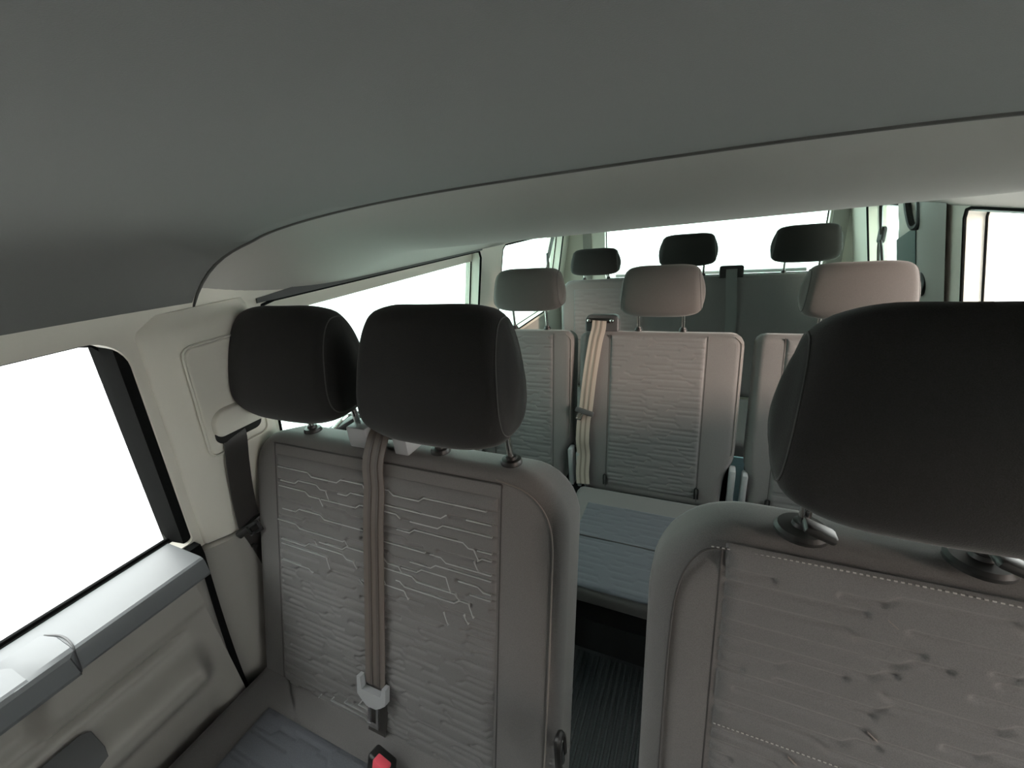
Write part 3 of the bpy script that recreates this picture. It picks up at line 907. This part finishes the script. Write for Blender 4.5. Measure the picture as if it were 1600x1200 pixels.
# ------------------------------------------------------------------ belts
def tongue_vf(c, U, V, N, w=0.062, h=0.026):
    """plastic bar with a metal plate; U across, V towards the plate"""
    c, U, V, N = map(Vector, (c, U, V, N))
    pl = MB().add(*box_vf(c, (w / 2, h / 2, 0.006), ax=(U, V, N), bev=0.004))
    return pl

MAT['stripe'] = mat('dark_woven_stripe', (0.075, 0.062, 0.055), 0.42, spec=0.6, sheen=0.3)
def stripes(path, w, parent, m=None):
    P = [Vector(p) for p in path]
    for s_ in (-0.18, 0.18):
        Q = []
        for i, p in enumerate(P):
            t = (P[min(i + 1, len(P) - 1)] - P[max(i - 1, 0)]).normalized()
            wd = (Vector((1, 0, 0)) - t * t.x).normalized()
            n_ = wd.cross(t); n_ = n_ if n_.y < 0 else -n_
            Q.append(p + wd * (s_ * w) + n_ * 0.0016)
        MB().add(*ribbon_vf(Q, (1, 0, 0), w * 0.13, th=0.0008, ribs=1)).build('woven_stripe', m or MAT['stripe'], parent)
# left pillar belt
bl = thing('seat_belt', 'black seat belt hanging down pale pillar beside the left front seat', 'seat belt', (-0.91, 0.44, 0.70))
path = smooth_path([(-0.9100, 0.468, 1.070), (-0.892, 0.462, 1.045), (-0.900, 0.452, 0.98), (-0.918, 0.447, 0.90), (-0.926, 0.441, 0.826)], 8)
MB().add(*ribbon_vf(path, (0.10, 1, 0.05), 0.047)).build('webbing', MAT['belt'], bl)
path = smooth_path([(-0.926, 0.441, 0.826), (-0.930, 0.452, 0.78), (-0.932, 0.462, 0.70), (-0.932, 0.470, 0.58)], 8)
MB().add(*ribbon_vf(path, (0.25, 1, 0.05), 0.047)).build('webbing', MAT['belt'], bl)
tU = Vector((0.25, 0.93, 0.30)).normalized(); tN = Vector((1, -0.25, 0.0)); tN = (tN - tU * tN.dot(tU)).normalized(); tV = tN.cross(tU)
tc = Vector((-0.921, 0.440, 0.822))
MB().add(*box_vf(tc, (0.033, 0.009, 0.007), ax=(tU, tV, tN), bev=0.005)).build('tongue_grip', MAT['black'], bl)
pu = MB()
base = tc + tU * 0.014 + Vector((0.014, -0.016, -0.004))
cU = Vector((0.75, 0.55, 0.35)).normalized(); cN = Vector((0.70, -0.60, 0.35)); cN = (cN - cU * cN.dot(cU)).normalized(); cV = cN.cross(cU)
for a in (-0.013, 0.013): pu.add(*box_vf(base + cU * a, (0.0035, 0.010, 0.0014), ax=(cU, cV, cN)))
for b in (-0.010, 0.010): pu.add(*box_vf(base + cV * b, (0.0165, 0.0035, 0.0014), ax=(cU, cV, cN)))
pu.build('tongue_plate', MAT['chrome'], bl)
MB().add(*lathe_vf((-0.928, 0.435, 0.765), (1, 0, 0), [(0.006, -0.004), (0.006, 0.004), (0.004, 0.006)], 12)).build('stop_button', MAT['black'], bl)

# centre belt of the front double seat
bc = thing('seat_belt', 'bronze-lit belt running down middle of the front double seat', 'seat belt', (-0.555, 0.40, 0.60))
pA = [(-0.556, 0.575, 1.075), (-0.556, 0.556, 1.072), (-0.556, 0.525, 1.052), (-0.555, 0.497, 1.012), (-0.554, 0.485, 0.965)]
pts = pA + [tuple(fpt(fB, -0.556, z, 0.010)) for z in (0.90, 0.80, 0.70, 0.60, 0.572)]
full = smooth_path(pts, 8)
ncut = 4 * 8 - 6
MB().add(*ribbon_vf(full, (1, 0, 0), 0.050)).build('webbing', MAT['beltb'], bc)
stripes(full, 0.050, bc)
# tongue
V, N, L = seat_frame(0, 0, 0, 0.30)
tc = fpt(fB, -0.558, 0.565, 0.014)
ol = [(-0.037, 0.022), (-0.028, 0.022), (-0.024, -0.002), (0.024, -0.002), (0.028, 0.018), (0.037, 0.018), (0.036, -0.016), (0.024, -0.026), (0.012, -0.034), (-0.012, -0.034), (-0.024, -0.026), (-0.036, -0.016)]
def prism_vf(ol, frame, h):
    O, U, Vv, Nn = map(Vector, frame); n = len(ol)
    v = [O + U * a + Vv * b for a, b in ol] + [O + U * a + Vv * b + Nn * h for a, b in ol]
    f = [list(range(n))[::-1], [n + i for i in range(n)]] + [[i, (i + 1) % n, n + (i + 1) % n, n + i] for i in range(n)]
    bm = bmesh.new(); vs = [bm.verts.new(p) for p in v]
    for q in f: bm.faces.new([vs[i] for i in q])
    bmesh.ops.recalc_face_normals(bm, faces=bm.faces)
    bmesh.ops.triangulate(bm, faces=[q for q in bm.faces if len(q.verts) > 4])
    bm.verts.index_update()
    r = ([p.co.copy() for p in bm.verts], [[q.index for q in fc.verts] for fc in bm.faces]); bm.free(); return r
MB().add(*prism_vf([p for p in ol[::-1]], (tc - N * 0.006, (1, 0, 0), V, N), 0.013)).build('tongue_grip', MAT['grey'], bc)
pl = MB(); pc = tc - V * 0.058
for a in (-0.010, 0.010): pl.add(*box_vf(pc + Vector((a, 0, 0)) + V * 0.004, (0.003, 0.027, 0.0014), ax=((1, 0, 0), V, N)))
pl.add(*box_vf(pc - V * 0.022, (0.013, 0.004, 0.0016), ax=((1, 0, 0), V, N)))
pl.build('tongue_plate', MAT['steel'], bc)
pts = [tuple(fpt(fB, -0.552, z, w_)) for z, w_ in ((0.575, 0.006), (0.52, 0.005), (0.47, 0.012))] + [(-0.548, 0.312, 0.435), (-0.56, 0.30, 0.41)]
MB().add(*ribbon_vf(smooth_path(pts, 8), (1, 0, 0), 0.044)).build('lap_webbing', MAT['belt'], bc)

# buckle with red button
bk = thing('belt_buckle', 'black belt buckle with red release button on the front double seat', 'belt buckle', (-0.54, 0.30, 0.43))
bU = Vector((0.95, -0.1, -0.10)).normalized(); bV = Vector((0.30, 0.25, 0.92)); bV = (bV - bU * bV.dot(bU)).normalized(); bN = bU.cross(bV)
if bN.y > 0: bN = -bN
bcn = Vector((-0.500, 0.285, 0.472))
MB().add(*box_vf(bcn, (0.026, 0.042, 0.014), ax=(bU, bV, bU.cross(bV)), bev=0.006, seg=3)).build('buckle_body', MAT['black'], bk)
MB().add(*box_vf(bcn + bV * 0.026 + bN * 0.010 + bU * 0.008, (0.016, 0.021, 0.0085), ax=(bU, bV, bU.cross(bV)), bev=0.003)).build('release_button', MAT['red'], bk)
MB().add(*tube_vf(smooth_path([bcn - bV * 0.03, bcn - bV * 0.07 + Vector((0, 0.02, 0))], 4), 0.012, 8)).build('buckle_stalk', MAT['black'], bk)

# centre belt of the second row
b2 = thing('seat_belt', 'brightly lit shiny belt on left shoulder of the centre second row seat', 'seat belt', (-0.40, 1.45, 0.70))
pts = [(-0.360, 1.506, 1.035), (-0.362, 1.497, 1.005)] + [tuple(fpt(F2c, x, z, w_, 0.375)) for x, z, w_ in ((-0.372, 0.96, 0.006), (-0.388, 0.85, 0.008), (-0.402, 0.71, 0.010), (-0.410, 0.66, 0.010), (-0.412, 0.58, 0.016), (-0.408, 0.52, 0.010), (-0.410, 0.45, 0.014), (-0.405, 0.405, 0.02))]
MB().add(*ribbon_vf(smooth_path(pts, 8), (1, 0.0, 0.0), 0.052)).build('webbing', mat('cream_lit_belt', (0.42, 0.36, 0.31), 0.4, spec=0.6), b2)  # cream light on the belt put into its base colour
stripes(smooth_path(pts, 8), 0.052, b2, mat('taupe_woven_stripe', (0.24, 0.20, 0.17), 0.42, spec=0.6))
V2, N2, L2 = seat_frame(0, 0, 0, 0.20)
tc = fpt(F2c, -0.405, 0.695, 0.018, 0.375)
u2 = Vector((0.96, 0, -0.26)).normalized()
v2 = N2.cross(u2).normalized()
MB().add(*box_vf(tc, (0.036, 0.010, 0.006), ax=(u2, v2, N2), bev=0.004)).build('tongue_grip', MAT['darkgrey'], b2)
pl = MB(); dn = Vector((-0.35, -0.1, -0.93)).normalized()
q = tc + u2 * -0.012
for a in (-0.010, 0.008): pl.add(*tube_vf([q + u2 * a, q + u2 * a + dn * 0.038], 0.0035, 6))
pl.add(*tube_vf([q + u2 * -0.012 + dn * 0.038, q + u2 * 0.010 + dn * 0.038], 0.0035, 6))
pl.build('tongue_plate', MAT['chrome'], b2)

# third row belt
b3_ = thing('seat_belt', 'grey green belt down the rear bench backrest below its black outlet', 'seat belt', (0.10, 2.36, 0.9))
pts = [(0.093, 2.390, 1.075), (0.094, 2.385, 1.045)] + [tuple(fpt(F3, x, z, 0.006, 0.42)) for x, z in ((0.097, 1.0), (0.103, 0.92), (0.108, 0.84), (0.112, 0.7))]
MB().add(*ribbon_vf(smooth_path(pts, 8), (1, 0, 0), 0.050)).build('webbing', mat('grey_green_belt', (0.16, 0.17, 0.165), 0.45), b3_)

# hanging belts at the rear side windows
def hang(label, fx, side, y, pts, clipz):
    t = thing('hanging_belt', label, 'seat belt', (fx(1.2) - side * 0.03, y, 1.2))
    P = [(fx(z) - side * (0.022 + dx), y + dy, z) for dx, dy, z in pts]
    MB().add(*ribbon_vf(smooth_path(P, 6), (0.4, 1, 0), 0.022, th=0.006)).build('webbing', MAT['belt'], t)
    c = Vector((fx(clipz) - side * 0.026, y + 0.005, clipz))
    MB().add(*puff_vf(rrect(-0.016, 0.016, -0.035, 0.035, 0.014), (c, Vector((0.3, -0.95, 0)), Vector((0, 0, 1)), Vector((0, 1, 0)).cross(Vector((0, 0, 1))) * (-side)), 0.016, 0.005, 0.004)).build('clip', MAT['darkgrey'], t)
    for s in (-1, 1):
        P = [(fx(z) - side * 0.026, y + s * o, z) for o, z in ((0.006, clipz - 0.02), (0.022, clipz - 0.07), (0.026, clipz - 0.18))]
        MB().add(*tube_vf(smooth_path(P, 5), 0.006, 6)).build('strap', MAT['belt'], t)
hang('black belt with clip hanging at the left rear side window', XL, -1, 2.47, [(0, 0.06, 1.33), (0, 0.03, 1.25), (0, 0.0, 1.17)], 1.165)
hang('black belt with grey clip hanging at the right rear side window', XR, 1, 2.37, [(0, -0.02, 1.35), (0, -0.01, 1.27), (0, 0.0, 1.20)], 1.195)

# teal-lit moulded panel ahead of the right rear window, with the belt anchor loop
pr = MB()
v, f = grid_vf(lambda y, z: (XR(z) - 0.012 + 0.0012 * math.sin((z + 0.35 * y) * 60), y, z), 10, 60, 2.02, 2.20, 0.95, 1.33)
mk('trim_10', v, f, MAT['trim'], kind='structure', sharp=80)

# added darker panel for shade on the right C pillar; dark wedge for a reflection
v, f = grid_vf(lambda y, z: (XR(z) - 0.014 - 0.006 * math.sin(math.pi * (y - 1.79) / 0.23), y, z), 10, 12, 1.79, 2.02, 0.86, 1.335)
mk('trim_shade', v, f, MAT['lower'], kind='structure', sharp=80)
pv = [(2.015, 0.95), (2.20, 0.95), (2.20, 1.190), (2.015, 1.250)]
mk('trim_reflection', [(XR(z) - 0.018, y, z) for y, z in pv] + [(XR(z) - 0.010, y, z) for y, z in pv], [[0, 1, 2, 3], [7, 6, 5, 4], [0, 4, 5, 1], [1, 5, 6, 2], [2, 6, 7, 3], [3, 7, 4, 0]], mat('dark_teal_reflection', (0.07, 0.12, 0.11), 0.6), kind='structure')
an = thing('belt_anchor', 'black belt anchor and strap loop on right pillar behind the driver headrest', 'belt anchor', (0.66, 2.0, 1.1))
MB().add(*tube_vf(smooth_path([(XR(1.335) - 0.02, 2.085, 1.335), (XR(1.29) - 0.024, 2.055, 1.29), (XR(1.25) - 0.024, 2.02, 1.25), (XR(1.235) - 0.02, 1.99, 1.262), (XR(1.29) - 0.02, 1.995, 1.335)], 6), 0.011, 8)).build('strap_loop', MAT['black'], an)
MB().add(*lathe_vf((XR(1.06) - 0.014, 1.955, 1.06), (-1, 0, 0), [(0.042, 0), (0.042, 0.012), (0.034, 0.018), (0.012, 0.020)], 24)).build('anchor_disc', MAT['black'], an)

# sliding window latch and sill behind the double seat
la = thing('window_latch', 'black latch with chrome pin on left sill seen below front headrests', 'latch', (-0.97, 0.80, 0.88))
MB().add(*box_vf((-0.968, 0.80, 0.893), (0.016, 0.06, 0.010), bev=0.004)).build('latch_body', MAT['black'], la)
MB().add(*tube_vf(smooth_path([(-0.955, 0.75, 0.905), (-0.945, 0.80, 0.925), (-0.95, 0.86, 0.91)], 6), 0.006, 8)).build('latch_handle', MAT['chrome'], la)

sh = thing('plastic_sheet', 'small pale blue sheet seen through gap between second row seats', 'sheet', (0.155, 1.66, 0.0))
MB().add(*box_vf((0.150, 1.66, 0.222), (0.024, 0.004, 0.222), bev=0.0015)).build('sheet', mat('pale_blue_plastic', (0.55, 0.82, 0.92), 0.4), sh)

# ------------------------------------------------------------------ rubber floor mat
fm = thing('floor_mat', 'black ribbed rubber mat on the floor between the front seats', 'floor mat', (-0.20, 0.62, 0.0))
MB().add(*box_vf((-0.24, 0.62, 0.004), (0.27, 0.36, 0.0045), bev=0.003)).build('mat_base', MAT['mat_'], fm)
rv, rf_ = box_vf((0, 0, 0), (0.004, 0.345, 0.0035), bev=0.0015, seg=1)
x = -0.49
rib = None
while x < 0.02:
    if rib is None:
        rib = mk('rib', [Vector(p) + Vector((x, 0.62, 0.0105)) for p in rv], rf_, MAT['mat_'], fm)
        x0r = x
    else:
        c = rib.copy(); COL.objects.link(c); c.parent = fm; c.location = (x - x0r, 0, 0)
    x += 0.018

# ------------------------------------------------------------------ groups of alike things
for o in S.objects:
    if o.parent is None and 'category' in o:
        if o.name.startswith('second_row_seat'): o['group'] = 'second row seats'
        elif o.name.startswith('seat_belt'): o['group'] = 'seat belts on seats and pillar'
        elif o.name.startswith('hanging_belt'): o['group'] = 'belts hanging at the rear side windows'
